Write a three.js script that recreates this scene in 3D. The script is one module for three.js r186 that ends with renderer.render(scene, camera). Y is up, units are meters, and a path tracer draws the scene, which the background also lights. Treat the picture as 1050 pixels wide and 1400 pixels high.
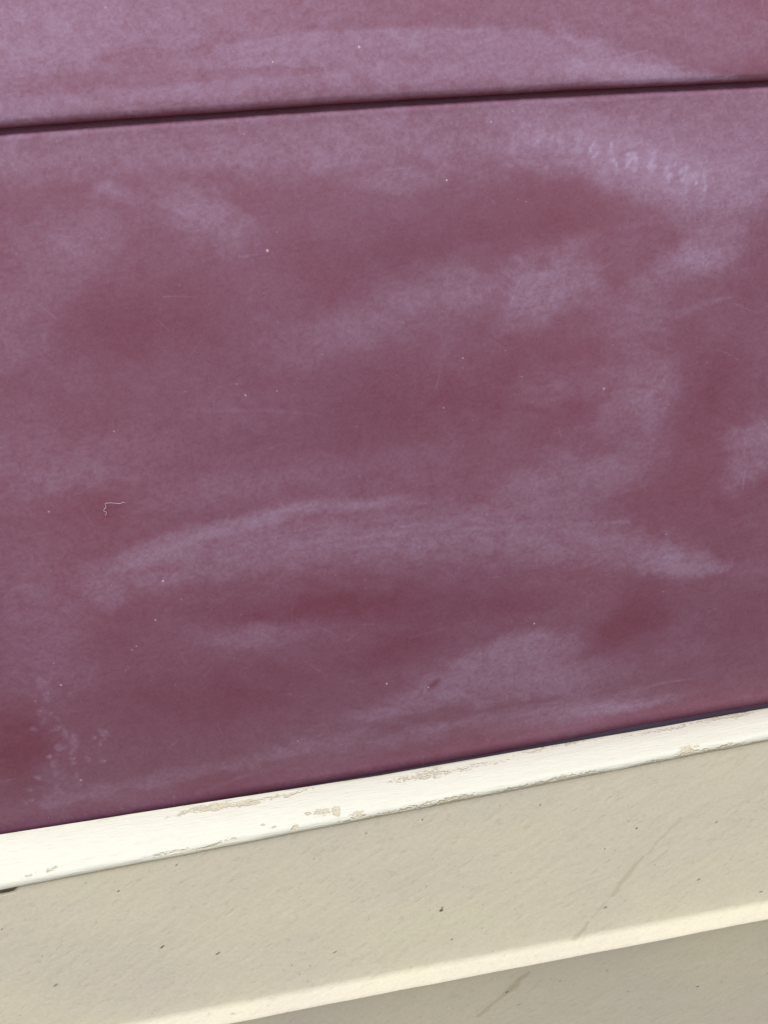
import * as THREE from 'three';
import { toCreasedNormals } from 'three/addons/utils/BufferGeometryUtils.js';

// ───────────── camera, sky, sun, exposure ─────────────
const scene = new THREE.Scene();
const Y0 = 1.0;                                   // height of the panel's middle above the ground
const camera = new THREE.PerspectiveCamera(50, 768 / 1024, 0.02, 600);
camera.rotation.order = 'YXZ';
camera.rotation.set(THREE.MathUtils.degToRad(-22), THREE.MathUtils.degToRad(-6), THREE.MathUtils.degToRad(-6.3));
camera.position.set(-0.0526, Y0 + 0.2031, 0.5);
scene.add(camera);

const renderer = new THREE.WebGLRenderer({ antialias: true });
renderer.setSize(768, 1024);
renderer.toneMapping = THREE.LinearToneMapping;
renderer.toneMappingExposure = 1.14;
renderer.shadowMap.enabled = true;

// ── noise ──
function rng(seed) { let s = seed >>> 0; return () => { s = (s + 0x6D2B79F5) >>> 0; let t = s; t = Math.imul(t ^ (t >>> 15), t | 1); t ^= t + Math.imul(t ^ (t >>> 7), t | 61); return ((t ^ (t >>> 14)) >>> 0) / 4294967296; }; }
const LAT = 256, lattice = new Float32Array(LAT * LAT);
{ const r = rng(7); for (let i = 0; i < lattice.length; i++) lattice[i] = r(); }
function vn(x, y) {                               // value noise 0..1
  const xi = Math.floor(x), yi = Math.floor(y); let fx = x - xi, fy = y - yi;
  fx = fx * fx * (3 - 2 * fx); fy = fy * fy * (3 - 2 * fy);
  const x0 = xi & 255, x1 = (xi + 1) & 255, y0 = (yi & 255) << 8, y1 = ((yi + 1) & 255) << 8;
  const a = lattice[y0 + x0], b = lattice[y0 + x1], c = lattice[y1 + x0], d = lattice[y1 + x1];
  return a + (b - a) * fx + (c - a + (a - b - c + d) * fx) * fy;
}
function fbm(x, y, o = 3) { let s = 0, a = 0.5, n = 0; for (let i = 0; i < o; i++) { s += a * vn(x + i * 37.3, y + i * 91.7); n += a; a *= 0.5; x *= 2.03; y *= 2.03; } return s / n; }
const clamp = (v, a = 0, b = 1) => v < a ? a : v > b ? b : v;
const sstep = (a, b, v) => { const t = clamp((v - a) / (b - a)); return t * t * (3 - 2 * t); };
const mix = (a, b, t) => a + (b - a) * t;
const toS = (l) => 255 * (l <= 0.0031308 ? 12.92 * l : 1.055 * Math.pow(l, 1 / 2.4) - 0.055);

// ── overcast sky with thin bright cloud ──
{
  const w = 512, h = 256, d = new Float32Array(w * h * 4);
  for (let j = 0; j < h; j++) for (let i = 0; i < w; i++) {
    const el = ((j + 0.5) / h - 0.5) * Math.PI, az = (i + 0.5) / w * Math.PI * 2, k = (j * w + i) * 4;
    const s = Math.sin(el);
    let L = s > 0 ? 0.62 + 0.62 * s : 0.3;
    const cx = Math.cos(az) * 3, cy = Math.sin(az) * 3;
    const c = 0.86 + 0.28 * fbm(cx + 20 + s * 4, cy + 40 - s * 3, 4);
    L *= s > 0 ? c : 1;
    d[k] = L * 0.965; d[k + 1] = L * 0.985; d[k + 2] = L * 1.05; d[k + 3] = 1;
  }
  const sky = new THREE.DataTexture(d, w, h, THREE.RGBAFormat, THREE.FloatType);
  sky.mapping = THREE.EquirectangularReflectionMapping;
  sky.magFilter = THREE.LinearFilter; sky.minFilter = THREE.LinearFilter; sky.needsUpdate = true;
  scene.background = sky; scene.environment = sky;
}
const sun = new THREE.DirectionalLight(new THREE.Color(1, 0.975, 0.94), 0.9);
sun.position.set(-1.6, Y0 + 4.2, 1.5);
sun.target.position.set(0, Y0, 0);
sun.castShadow = true; sun.shadow.radius = 24; sun.shadow.mapSize.set(2048, 2048);
sun.shadow.camera.left = -2; sun.shadow.camera.right = 2; sun.shadow.camera.top = 2; sun.shadow.camera.bottom = -2;
sun.shadow.camera.near = 0.1; sun.shadow.camera.far = 12;
scene.add(sun, sun.target);

// ───────────── helpers ─────────────
function tag(o, label, category, group) { o.userData.label = label; o.userData.category = category; if (group) o.userData.group = group; return o; }
function part(name, geo, m, parent) {
  const o = new THREE.Mesh(geo, m); o.name = name; o.castShadow = o.receiveShadow = true; parent.add(o); return o;
}
function range(a, b, n) { return Array.from({ length: n + 1 }, (_, i) => a + (b - a) * i / n); }
// sweep a closed outline along x; outline(x) -> [[y, z, v], ...]; uv in the units of uvOf
function sweep(xs, outline, uvOf, crease = 0.7) {
  const pos = [], uv = [], idx = []; const n = outline(xs[0]).length;
  xs.forEach((x) => { const o = outline(x); for (let i = 0; i <= n; i++) { const p = o[i % n]; pos.push(x, p[0], p[1]); const t = uvOf(x, p, i); uv.push(t[0], t[1]); } });
  const row = n + 1;
  for (let a = 0; a < xs.length - 1; a++) for (let i = 0; i < n; i++) {
    const q = a * row + i; idx.push(q, q + 1, q + row, q + 1, q + row + 1, q + row);
  }
  const e = (xs.length - 1) * row;
  const shape = outline(xs[0]).map((p) => new THREE.Vector2(p[1], p[0]));
  for (const f of THREE.ShapeUtils.triangulateShape(shape, [])) { idx.push(f[0], f[1], f[2]); idx.push(e + f[0], e + f[2], e + f[1]); }
  let g = new THREE.BufferGeometry();
  g.setAttribute('position', new THREE.Float32BufferAttribute(pos, 3));
  g.setAttribute('uv', new THREE.Float32BufferAttribute(uv, 2)); g.setIndex(idx);
  g.scale(2000, 2000, 2000);                      // the crease test merges points within a hundredth of a unit
  g = toCreasedNormals(g, crease); g.scale(0.0005, 0.0005, 0.0005);
  return g;
}
function dataTex(d, w, h, srgb) {
  const t = new THREE.DataTexture(d, w, h, THREE.RGBAFormat, THREE.UnsignedByteType);
  if (srgb) t.colorSpace = THREE.SRGBColorSpace;
  t.magFilter = THREE.LinearFilter; t.minFilter = THREE.LinearMipmapLinearFilter; t.generateMipmaps = true;
  t.wrapS = t.wrapT = THREE.MirroredRepeatWrapping; t.anisotropy = 8; t.needsUpdate = true; return t;
}
// a canvas of scalar coverage measured in millimetres, with dabs and strokes laid on it one after the other
class Field {
  constructor(n, m, x0, y0, mmPerTexel, base) { this.n = n; this.m = m; this.x0 = x0; this.y0 = y0; this.s = mmPerTexel; this.d = new Float32Array(n * m).fill(base); }
  each(xa, ya, xb, yb, fn) {
    const i0 = Math.max(0, Math.floor((xa - this.x0) / this.s)), i1 = Math.min(this.n - 1, Math.ceil((xb - this.x0) / this.s));
    const j0 = Math.max(0, Math.floor((ya - this.y0) / this.s)), j1 = Math.min(this.m - 1, Math.ceil((yb - this.y0) / this.s));
    for (let j = j0; j <= j1; j++) for (let i = i0; i <= i1; i++) { const k = j * this.n + i; this.d[k] = fn(this.x0 + i * this.s, this.y0 + j * this.s, this.d[k]); }
  }
  // elliptic smear: centre, half axes, turn in degrees, coverage it leaves, how much it replaces, soft rim (0 crisp .. 1 soft), raggedness in mm
  dab(cx, cy, rx, ry, deg, val, amt = 1, soft = 0.8, rag = 5) {
    const a = deg * Math.PI / 180, ca = Math.cos(a), sa = Math.sin(a), R = Math.max(rx, ry) + rag * 1.5;
    this.each(cx - R, cy - R, cx + R, cy + R, (x, y, d) => {
      const wx = rag * 2 * (fbm(x * 0.09 + cx, y * 0.09 + cy, 4) - 0.5), wy = rag * 2 * (fbm(x * 0.09 - cy, y * 0.09 + 50, 4) - 0.5);
      const px = x + wx - cx, py = y + wy - cy, u = (px * ca + py * sa) / rx, v = (-px * sa + py * ca) / ry;
      const r = Math.sqrt(u * u + v * v); if (r >= 1) return d;
      const st = 0.75 + 0.5 * fbm(u * rx * 0.12 + 9, v * ry * 0.55 + cx, 3);
      return mix(d, val, clamp((1 - sstep(1 - soft, 1, r)) * amt * st));
    });
  }
  // wiped stroke along a polyline [x, y, halfWidth]; sharp upper rim if up < down
  wipe(pts, val, amt = 1, up = 0.5, down = 0.9, rag = 1.5) {
    let xa = 1e9, xb = -1e9, ya = 1e9, yb = -1e9;
    for (const p of pts) { const R = p[2] + rag + 1; xa = Math.min(xa, p[0] - R); xb = Math.max(xb, p[0] + R); ya = Math.min(ya, p[1] - R); yb = Math.max(yb, p[1] + R); }
    const L = pts.length - 1;
    this.each(xa, ya, xb, yb, (x0, y0, d) => {
      const x = x0 + rag * 2 * (fbm(x0 * 0.12 + 3, y0 * 0.12, 3) - 0.5), y = y0 + rag * 2 * (fbm(x0 * 0.12, y0 * 0.12 + 31, 3) - 0.5);
      let best = 9, side = 0, tt = 0;
      for (let i = 0; i < L; i++) {
        const p = pts[i], q = pts[i + 1], dx = q[0] - p[0], dy = q[1] - p[1], t = clamp(((x - p[0]) * dx + (y - p[1]) * dy) / (dx * dx + dy * dy));
        const ex = x - p[0] - dx * t, ey = y - p[1] - dy * t, w = mix(p[2], q[2], t), r = Math.sqrt(ex * ex + ey * ey) / w;
        if (r < best) { best = r; side = dx * ey - dy * ex; tt = (i + t) / L; }
      }
      if (best >= 1) return d;
      const soft = side > 0 ? up : down;
      const st = 0.7 + 0.6 * fbm(tt * 9 + 4, best * (side > 0 ? 5 : -5) + 20, 3);
      return mix(d, val, clamp((1 - sstep(1 - soft, 1, best)) * amt * st));
    });
  }
}

// ───────────── dusty burgundy panel ─────────────
const lean = (y) => { const t = y + 0.155; return 0.2 * t - 0.6 * t * t; };    // the panel bellies out: it turns down at its foot and leans back towards its top
const grooveY = (x) => 0.189 + -0.0449 * x + -0.0485 * x * x;
const hemY = (x) => x < -0.02 ? -0.1545 : mix(-0.1545, -0.1518, sstep(-0.02, 0.16, x));

const PW = 0.72, PX0 = -360, PY0 = -170, PN = 2048, PS = 720 / 2048;
const dust = new Field(PN, PN, PX0, PY0, PS, 0.2);
const D = (...a) => dust.dab(...a), W = (...a) => dust.wipe(...a);
D(-111.5, 230.7, 155.8, 45.1, -6, 0.62, 0.9, 0.9, 8);
D(-62.6, 215.9, 69.7, 9.0, 4, 0.36, 0.8, 0.8, 6);
D(-8.1, 227.8, 82.0, 10.2, -4, 0.36, 0.7, 0.9, 5);
D(127.8, 207.2, 123.0, 24.6, -8, 0.38, 0.9, 0.9, 5);
W([[-164.3, 202.2, 6.6], [-140.5, 202.5, 7.4], [-101.4, 202.7, 9.0], [-61.5, 203.4, 12.3], [-17.7, 205.6, 17.2], [21.5, 203.6, 18.9], [77.4, 198.6, 18.9], [109.9, 194.7, 16.4], [142.6, 187.7, 9.0], [177.0, 181.2, 3.3]], 0.6, 0.8, 0.85, 0.8, 2.5);
W([[-156.7, 211.0, 5.3], [-139.0, 210.3, 5.3], [-109.3, 208.9, 5.3], [-79.2, 208.1, 5.3], [-48.7, 206.4, 3.7], [-5.4, 204.0, 1.6]], 0.36, 0.8, 0.45, 0.7, 1);
W([[-47.3, 215.2, 4.1], [15.0, 213.9, 6.6], [78.3, 206.8, 7.4], [120.3, 199.0, 4.9]], 0.62, 0.7, 0.5, 0.9, 1.5);
W([[103.1, 193.3, 5.7], [135.9, 187.8, 6.6], [163.5, 183.2, 3.7]], 0.8, 0.7, 0.8, 0.8, 2);
W([[-162.3, 184.7, 16.4], [-83.7, 181.8, 18.4], [9.7, 173.1, 22.5], [90.9, 165.8, 24.6], [141.4, 163.4, 24.6], [210.4, 159.1, 24.6]], 0.46, 0.85, 0.6, 0.9, 5);
D(174.4, 140.9, 45.1, 36.9, 3, 0.62, 0.9, 0.9, 8);
D(127.0, 154.1, 65.6, 20.5, -17, 0.66, 0.85, 0.85, 4);
D(123.3, 151.4, 77.9, 18.4, -21, 0.68, 0.85, 0.95, 5);
D(76.2, 168.6, 2.8, 6.8, -19, 0.64, 0.75, 0.98, 4);
D(76.6, 167.1, 0.9, 1.7, -6, 0.662245, 0.7, 0.97, 1.9);
D(74.3, 163.9, 1.4, 3.4, -26, 0.753376, 0.7, 0.97, 1.9);
D(74.2, 167.3, 1.9, 2.7, -11, 0.761139, 0.7, 0.97, 1.9);
D(73.6, 166.2, 1.5, 2.3, -52, 0.807727, 0.7, 0.97, 1.9);
D(75.8, 166.3, 1.9, 3.1, -1, 0.694791, 0.7, 0.97, 1.9);
D(78.2, 160.9, 4.7, 1.9, -49, 0.672633, 0.5, 0.95, 2);
D(72.3, 157.0, 3.1, 1.6, -39, 0.761738, 0.5, 0.95, 2);
D(74.4, 162.1, 3.6, 1.5, -11, 0.803676, 0.5, 0.95, 2);
D(79.1, 172.1, 2.9, 3.9, -15, 0.76, 0.45, 0.95, 2);
D(81.9, 168.9, 2.6, 7.9, -3, 0.704, 0.75, 0.98, 4);
D(83.9, 167.7, 1.7, 2.1, -6, 0.811413, 0.7, 0.97, 1.9);
D(81.1, 172.7, 1.9, 3.7, -48, 0.871357, 0.7, 0.97, 1.9);
D(81.7, 171.8, 1.2, 3.2, -4, 0.671666, 0.7, 0.97, 1.9);
D(82.9, 172.6, 1.7, 2.3, -4, 0.918888, 0.7, 0.97, 1.9);
D(81.4, 164.1, 1.2, 1.8, -19, 0.668284, 0.7, 0.97, 1.9);
D(78.4, 162.1, 3.6, 1.0, -52, 0.848267, 0.5, 0.95, 2);
D(78.9, 157.3, 4.6, 1.3, -31, 0.764818, 0.5, 0.95, 2);
D(82.3, 160.0, 3.5, 1.6, -9, 0.761686, 0.5, 0.95, 2);
D(81.9, 173.1, 2.9, 2.4, -25, 0.76, 0.45, 0.95, 2);
D(86.9, 166.2, 4.2, 6.7, -14, 0.768, 0.75, 0.98, 4);
D(84.4, 166.9, 1.5, 1.7, -18, 0.902068, 0.7, 0.97, 1.9);
D(84.5, 165.0, 1.4, 3.0, -33, 0.923602, 0.7, 0.97, 1.9);
D(88.6, 170.1, 0.9, 3.0, 1, 0.792323, 0.7, 0.97, 1.9);
D(86.6, 165.1, 1.2, 2.4, -35, 0.826316, 0.7, 0.97, 1.9);
D(87.6, 167.7, 1.3, 3.2, -52, 0.883946, 0.7, 0.97, 1.9);
D(88.5, 159.7, 2.4, 1.8, -42, 0.684975, 0.5, 0.95, 2);
D(85.4, 156.7, 2.0, 1.2, -37, 0.840049, 0.5, 0.95, 2);
D(85.3, 155.3, 2.2, 1.2, -23, 0.852376, 0.5, 0.95, 2);
D(87.2, 171.9, 2.9, 2.2, -19, 0.76, 0.45, 0.95, 2);
D(94.8, 164.1, 2.7, 7.7, -7, 0.84, 0.75, 0.98, 4);
D(93.2, 166.0, 1.8, 3.0, -8, 0.896264, 0.7, 0.97, 1.9);
D(92.9, 165.9, 1.8, 2.2, -33, 0.918825, 0.7, 0.97, 1.9);
D(94.4, 164.7, 2.0, 2.0, -53, 1.08463, 0.7, 0.97, 1.9);
D(96.3, 159.1, 1.4, 3.6, -1, 0.857459, 0.7, 0.97, 1.9);
D(95.7, 160.6, 1.6, 2.7, -37, 0.894937, 0.7, 0.97, 1.9);
D(91.8, 160.2, 3.6, 1.2, -15, 0.650818, 0.5, 0.95, 2);
D(97.6, 154.1, 4.7, 1.9, -11, 0.778469, 0.5, 0.95, 2);
D(89.2, 154.6, 2.2, 1.2, -22, 0.765991, 0.5, 0.95, 2);
D(94.6, 167.7, 2.9, 3.2, -24, 0.76, 0.45, 0.95, 2);
D(103.0, 162.6, 2.8, 7.9, -16, 0.92, 0.75, 0.98, 4);
D(104.6, 163.5, 1.1, 2.7, -7, 0.921599, 0.7, 0.97, 1.9);
D(104.2, 158.3, 1.8, 3.3, -53, 1.07937, 0.7, 0.97, 1.9);
D(105.3, 166.2, 1.2, 2.2, -23, 1.00843, 0.7, 0.97, 1.9);
D(102.6, 159.8, 0.8, 1.8, -46, 0.905496, 0.7, 0.97, 1.9);
D(100.3, 158.2, 1.9, 1.8, -25, 0.971484, 0.7, 0.97, 1.9);
D(100.6, 156.1, 3.8, 1.5, -36, 0.68586, 0.5, 0.95, 2);
D(101.0, 158.1, 3.5, 1.7, -35, 0.659176, 0.5, 0.95, 2);
D(99.4, 156.1, 3.6, 1.8, -35, 0.832279, 0.5, 0.95, 2);
D(104.2, 167.6, 2.9, 2.7, -20, 0.76, 0.45, 0.95, 2);
D(110.7, 158.4, 3.7, 6.3, -10, 1, 0.75, 0.98, 4);
D(110.7, 160.4, 1.5, 3.1, -49, 1.09683, 0.7, 0.97, 1.9);
D(110.0, 154.6, 2.0, 2.4, -3, 1.23409, 0.7, 0.97, 1.9);
D(109.4, 158.5, 1.0, 3.3, -16, 1.27025, 0.7, 0.97, 1.9);
D(112.1, 156.3, 1.7, 2.8, -47, 1.15791, 0.7, 0.97, 1.9);
D(108.3, 161.6, 1.8, 1.7, -48, 0.974737, 0.7, 0.97, 1.9);
D(113.8, 152.7, 1.7, 1.9, -47, 0.842546, 0.5, 0.95, 2);
D(111.4, 147.3, 4.8, 1.5, -16, 0.648705, 0.5, 0.95, 2);
D(112.5, 150.0, 4.0, 1.0, -18, 0.864295, 0.5, 0.95, 2);
D(108.6, 164.1, 2.9, 3.1, -11, 0.76, 0.45, 0.95, 2);
D(119.6, 155.8, 2.8, 5.5, -22, 1.08, 0.75, 0.98, 4);
D(120.0, 153.1, 1.3, 2.4, -30, 1.15437, 0.7, 0.97, 1.9);
D(119.5, 159.4, 1.4, 3.6, -29, 1.3152, 0.7, 0.97, 1.9);
D(117.6, 154.0, 1.8, 3.0, -24, 1.20841, 0.7, 0.97, 1.9);
D(120.1, 151.7, 1.0, 1.8, -11, 1.38373, 0.7, 0.97, 1.9);
D(119.7, 156.0, 1.7, 2.0, -37, 1.09317, 0.7, 0.97, 1.9);
D(119.9, 149.3, 2.4, 1.7, -9, 0.711007, 0.5, 0.95, 2);
D(121.0, 148.3, 4.4, 1.5, -40, 0.692225, 0.5, 0.95, 2);
D(114.5, 148.5, 2.9, 1.0, -36, 0.71729, 0.5, 0.95, 2);
D(121.8, 161.6, 2.9, 3.9, -20, 0.76, 0.45, 0.95, 2);
D(128.0, 153.7, 3.5, 6.5, -7, 1.08, 0.75, 0.98, 4);
D(129.6, 152.6, 1.4, 3.1, -5, 1.17461, 0.7, 0.97, 1.9);
D(128.9, 148.9, 1.4, 2.1, -39, 1.30316, 0.7, 0.97, 1.9);
D(128.6, 149.0, 1.9, 2.1, -42, 1.11724, 0.7, 0.97, 1.9);
D(126.1, 151.6, 1.9, 3.5, -38, 1.36287, 0.7, 0.97, 1.9);
D(127.0, 154.2, 1.7, 1.8, -47, 1.35024, 0.7, 0.97, 1.9);
D(125.4, 147.1, 3.5, 1.7, -52, 0.720352, 0.5, 0.95, 2);
D(126.7, 145.8, 2.3, 1.5, -8, 0.733821, 0.5, 0.95, 2);
D(128.0, 148.9, 2.5, 1.6, -47, 0.852925, 0.5, 0.95, 2);
D(131.0, 159.6, 2.9, 3.8, -23, 0.76, 0.45, 0.95, 2);
D(136.0, 150.9, 3.8, 7.5, -21, 1.04, 0.75, 0.98, 4);
D(136.8, 149.0, 1.8, 2.2, -11, 1.34992, 0.7, 0.97, 1.9);
D(136.8, 150.1, 1.0, 2.7, -33, 1.25506, 0.7, 0.97, 1.9);
D(136.9, 149.9, 1.0, 3.0, -17, 1.04485, 0.7, 0.97, 1.9);
D(137.9, 148.9, 1.0, 3.6, -44, 1.1043, 0.7, 0.97, 1.9);
D(137.1, 149.5, 1.5, 3.0, -27, 1.09685, 0.7, 0.97, 1.9);
D(132.5, 146.9, 4.0, 1.7, -27, 0.817513, 0.5, 0.95, 2);
D(134.2, 145.0, 2.9, 1.9, -51, 0.761131, 0.5, 0.95, 2);
D(132.8, 140.7, 2.8, 1.2, -34, 0.76996, 0.5, 0.95, 2);
D(138.0, 156.1, 2.9, 3.6, -30, 0.76, 0.45, 0.95, 2);
D(143.2, 147.3, 2.8, 5.2, -25, 1, 0.75, 0.98, 4);
D(144.6, 144.6, 1.0, 2.0, -29, 1.21624, 0.7, 0.97, 1.9);
D(144.8, 144.4, 1.5, 1.9, -30, 1.01011, 0.7, 0.97, 1.9);
D(143.3, 146.3, 1.1, 2.2, -9, 0.948783, 0.7, 0.97, 1.9);
D(144.6, 143.1, 2.0, 2.4, -22, 1.15615, 0.7, 0.97, 1.9);
D(143.6, 142.4, 1.7, 2.3, -5, 1.11903, 0.7, 0.97, 1.9);
D(143.5, 137.0, 1.6, 1.8, -22, 0.758049, 0.5, 0.95, 2);
D(142.9, 139.4, 2.3, 1.5, -51, 0.760107, 0.5, 0.95, 2);
D(144.1, 139.4, 3.5, 2.0, -11, 0.672541, 0.5, 0.95, 2);
D(145.4, 151.6, 2.9, 2.1, -24, 0.76, 0.45, 0.95, 2);
D(150.3, 145.2, 2.8, 5.2, -14, 0.96, 0.75, 0.98, 4);
D(152.8, 146.3, 1.9, 3.1, -45, 1.20898, 0.7, 0.97, 1.9);
D(150.6, 140.8, 1.7, 3.2, -33, 1.1904, 0.7, 0.97, 1.9);
D(152.5, 141.2, 1.4, 3.2, -25, 0.939284, 0.7, 0.97, 1.9);
D(148.1, 149.1, 1.1, 2.0, -25, 1.15174, 0.7, 0.97, 1.9);
D(150.6, 145.6, 1.6, 2.3, -26, 1.17256, 0.7, 0.97, 1.9);
D(149.0, 139.9, 4.6, 1.7, -35, 0.729034, 0.5, 0.95, 2);
D(150.0, 136.1, 2.4, 0.8, -42, 0.827963, 0.5, 0.95, 2);
D(146.4, 137.8, 2.3, 1.1, -44, 0.736899, 0.5, 0.95, 2);
D(148.7, 151.9, 2.9, 2.2, -29, 0.76, 0.45, 0.95, 2);
D(156.3, 141.4, 3.3, 5.1, -28, 0.96, 0.75, 0.98, 4);
D(156.1, 141.9, 1.7, 1.7, -30, 1.04278, 0.7, 0.97, 1.9);
D(153.4, 136.9, 1.1, 1.8, -26, 0.959313, 0.7, 0.97, 1.9);
D(157.1, 142.4, 1.0, 1.7, -12, 0.999032, 0.7, 0.97, 1.9);
D(157.9, 141.2, 2.0, 2.3, -38, 0.995693, 0.7, 0.97, 1.9);
D(158.0, 139.6, 1.2, 1.8, -15, 1.24894, 0.7, 0.97, 1.9);
D(157.0, 137.4, 1.7, 0.9, -44, 0.648785, 0.5, 0.95, 2);
D(151.4, 132.3, 4.6, 1.1, -8, 0.754451, 0.5, 0.95, 2);
D(158.6, 129.1, 4.7, 0.9, -38, 0.785664, 0.5, 0.95, 2);
D(159.5, 147.4, 2.9, 2.5, -10, 0.76, 0.45, 0.95, 2);
D(161.2, 141.1, 2.5, 6.2, -20, 0.88, 0.75, 0.98, 4);
D(161.9, 136.6, 1.0, 3.2, -12, 1.10077, 0.7, 0.97, 1.9);
D(161.2, 136.8, 1.3, 2.5, -39, 1.08222, 0.7, 0.97, 1.9);
D(161.2, 143.0, 1.0, 3.1, -19, 1.05951, 0.7, 0.97, 1.9);
D(160.5, 141.0, 1.0, 3.1, -51, 0.979086, 0.7, 0.97, 1.9);
D(162.5, 139.0, 0.9, 2.1, -6, 1.03699, 0.7, 0.97, 1.9);
D(164.2, 129.1, 3.1, 1.9, -19, 0.720091, 0.5, 0.95, 2);
D(159.7, 136.8, 2.9, 2.0, -47, 0.776535, 0.5, 0.95, 2);
D(157.1, 137.0, 3.8, 1.1, -50, 0.676642, 0.5, 0.95, 2);
D(162.4, 145.8, 2.9, 2.0, -27, 0.76, 0.45, 0.95, 2);
W([[72.5, 179.9, 4.1], [95.1, 174.5, 5.7], [128.0, 166.4, 5.7], [161.3, 153.4, 4.1]], 0.6, 0.5, 0.9, 0.9, 4);
D(23.7, 156.4, 24.6, 8.2, -6, 0.5, 0.7, 0.9, 5);
D(-102.2, 164.7, 16.4, 4.9, -11, 0.55, 0.8, 0.9, 4);
D(-66.7, 153.0, 45.1, 18.4, -26, 0.5, 0.8, 0.9, 8);
D(-124.4, 144.7, 36.9, 24.6, 22, 0.45, 0.7, 0.9, 6);
D(-146.6, 110.5, 36.9, 36.9, 31, 0.42, 0.8, 0.9, 8);
D(-161.7, 53.4, 32.8, 36.9, 41, 0.34, 0.8, 0.9, 8);
D(-133.3, 49.1, 45.1, 20.5, 12, 0.4, 0.8, 0.9, 8);
D(-168.4, -23.1, 36.9, 73.8, -10, 0.34, 0.8, 0.9, 8);
D(-100.1, 105.9, 68.9, 36.7, -7, 0.08, 0.9, 0.97, 10.4);
D(50.8, 133.1, 105.6, 20.7, 5, 0.12, 0.9, 0.97, 9.1);
D(-23.6, 120.0, 27.6, 32.1, 52, 0.13, 0.8, 0.97, 9.1);
D(-141.9, 149.9, 20.5, 24.6, 22, 0.22, 0.7, 0.95, 7);
D(-60.6, 69.3, 151.5, 36.7, -4, 0.17, 0.8, 0.97, 11.7);
D(36.6, 59.0, 114.8, 29.8, -2, 0.07, 0.95, 0.97, 9.1);
D(-30.0, 47.6, 55.1, 18.4, -8, 0.11, 0.8, 0.97, 9.1);
D(158.9, 34.4, 25.3, 59.7, -31, 0.09, 0.95, 0.97, 9.1);
D(186.8, 90.3, 23.0, 45.9, -21, 0.15, 0.9, 0.97, 9.1);
D(172.5, -5.5, 49.2, 24.6, 1, 0.16, 0.8, 0.9, 7);
D(-148.0, 88.2, 50.5, 16.1, -18, 0.17, 0.8, 0.97, 9.1);
D(6.9, 100.0, 61.5, 18.4, 14, 0.42, 0.85, 0.9, 7);
D(48.0, 106.2, 45.1, 16.4, 7, 0.45, 0.85, 0.9, 7);
D(83.4, 101.7, 36.9, 22.5, 17, 0.56, 0.9, 0.85, 8);
D(158.7, 107.2, 32.8, 15.6, 14, 0.62, 0.9, 0.9, 6);
D(125.9, 84.6, 28.7, 24.6, 22, 0.45, 0.7, 0.9, 6);
D(124.4, 46.6, 32.8, 28.7, 28, 0.46, 0.9, 0.9, 8);
D(85.4, 55.6, 32.8, 18.4, 2, 0.3, 0.8, 0.9, 8);
D(97.7, 10.0, 61.5, 20.5, 2, 0.47, 0.9, 0.9, 8);
D(183.5, 8.3, 20.5, 28.7, -32, 0.48, 0.85, 0.7, 6);
D(149.6, 5.8, 24.6, 12.3, 12, 0.2, 0.8, 0.8, 6);
W([[-141.3, -8.2, 16.4], [-109.8, -4.0, 19.7], [-71.5, -2.8, 20.5], [-19.1, -5.8, 21.3], [38.0, -12.1, 22.5], [96.8, -24.4, 22.5], [150.5, -46.0, 14.8], [170.5, -53.8, 5.7]], 0.43, 0.9, 0.8, 0.9, 4);
D(-106.6, 4.2, 38.9, 9.8, 17, 0.56, 0.85, 0.9, 2);
D(-69.4, 10.9, 61.5, 7.0, 7, 0.58, 0.85, 0.9, 1.5);
D(-17.0, 12.2, 61.5, 5.3, -4, 0.56, 0.8, 0.95, 1.5);
W([[-141.5, -0.5, 9.8], [-137.9, -16.7, 9.8]], 0.46, 0.8, 0.9, 0.9, 3);
W([[-39.9, -2.3, 2.0], [9.5, -5.8, 2.0], [60.0, -11.8, 2.0], [119.5, -18.8, 1.6]], 0.52, 0.5, 0.8, 0.8, 1);
D(146.6, -46.2, 28.7, 11.5, -15, 0.6, 0.9, 0.9, 5);
D(-66.6, 30.0, 94.3, 10.7, 2, 0.3, 0.7, 0.95, 4);
D(82.5, -2.9, 41.0, 16.4, -9, 0.42, 0.7, 0.9, 6);
D(-22.9, -40.6, 105.6, 15.6, -6, 0.07, 0.95, 0.97, 6.5);
D(43.0, -53.4, 68.9, 16.5, -5, 0.1, 0.95, 0.97, 6.5);
D(123.9, -77.3, 34.4, 29.8, 13, 0.09, 0.95, 0.97, 6.5);
D(-3.5, -71.0, 50.5, 15.6, 11, 0.09, 0.9, 0.97, 5.2);
D(-83.4, -82.4, 87.2, 34.4, -7, 0.1, 0.9, 0.97, 9.1);
D(-197.4, -95.7, 27.6, 45.9, -12, 0.05, 0.95, 0.97, 6.5);
D(-133.5, 31.5, 28.7, 16.4, 2, 0.14, 0.8, 0.9, 6);
D(-154.6, 9.3, 20.5, 36.9, 2, 0.2, 0.7, 0.9, 6);
D(-71.2, -49.4, 49.2, 9.8, -6, 0.4, 0.8, 0.95, 5);
D(1.4, -105.7, 45.1, 13.9, 16, 0.46, 0.9, 0.8, 5);
D(41.2, -91.3, 49.2, 17.2, 23, 0.47, 0.95, 0.7, 5);
D(68.8, -82.8, 36.9, 16.4, -2, 0.47, 0.95, 0.7, 6);
D(68.4, -106.5, 69.7, 22.5, -2, 0.47, 0.9, 0.85, 7);
D(123.9, -77.3, 25.4, 20.5, 13, 0.06, 0.95, 0.85, 6);
D(48.7, -100.0, 61.5, 24.6, -2, 0.46, 0.8, 0.9, 7);
D(15.8, -127.9, 61.5, 11.5, 0, 0.46, 0.85, 0.9, 6);
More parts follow.
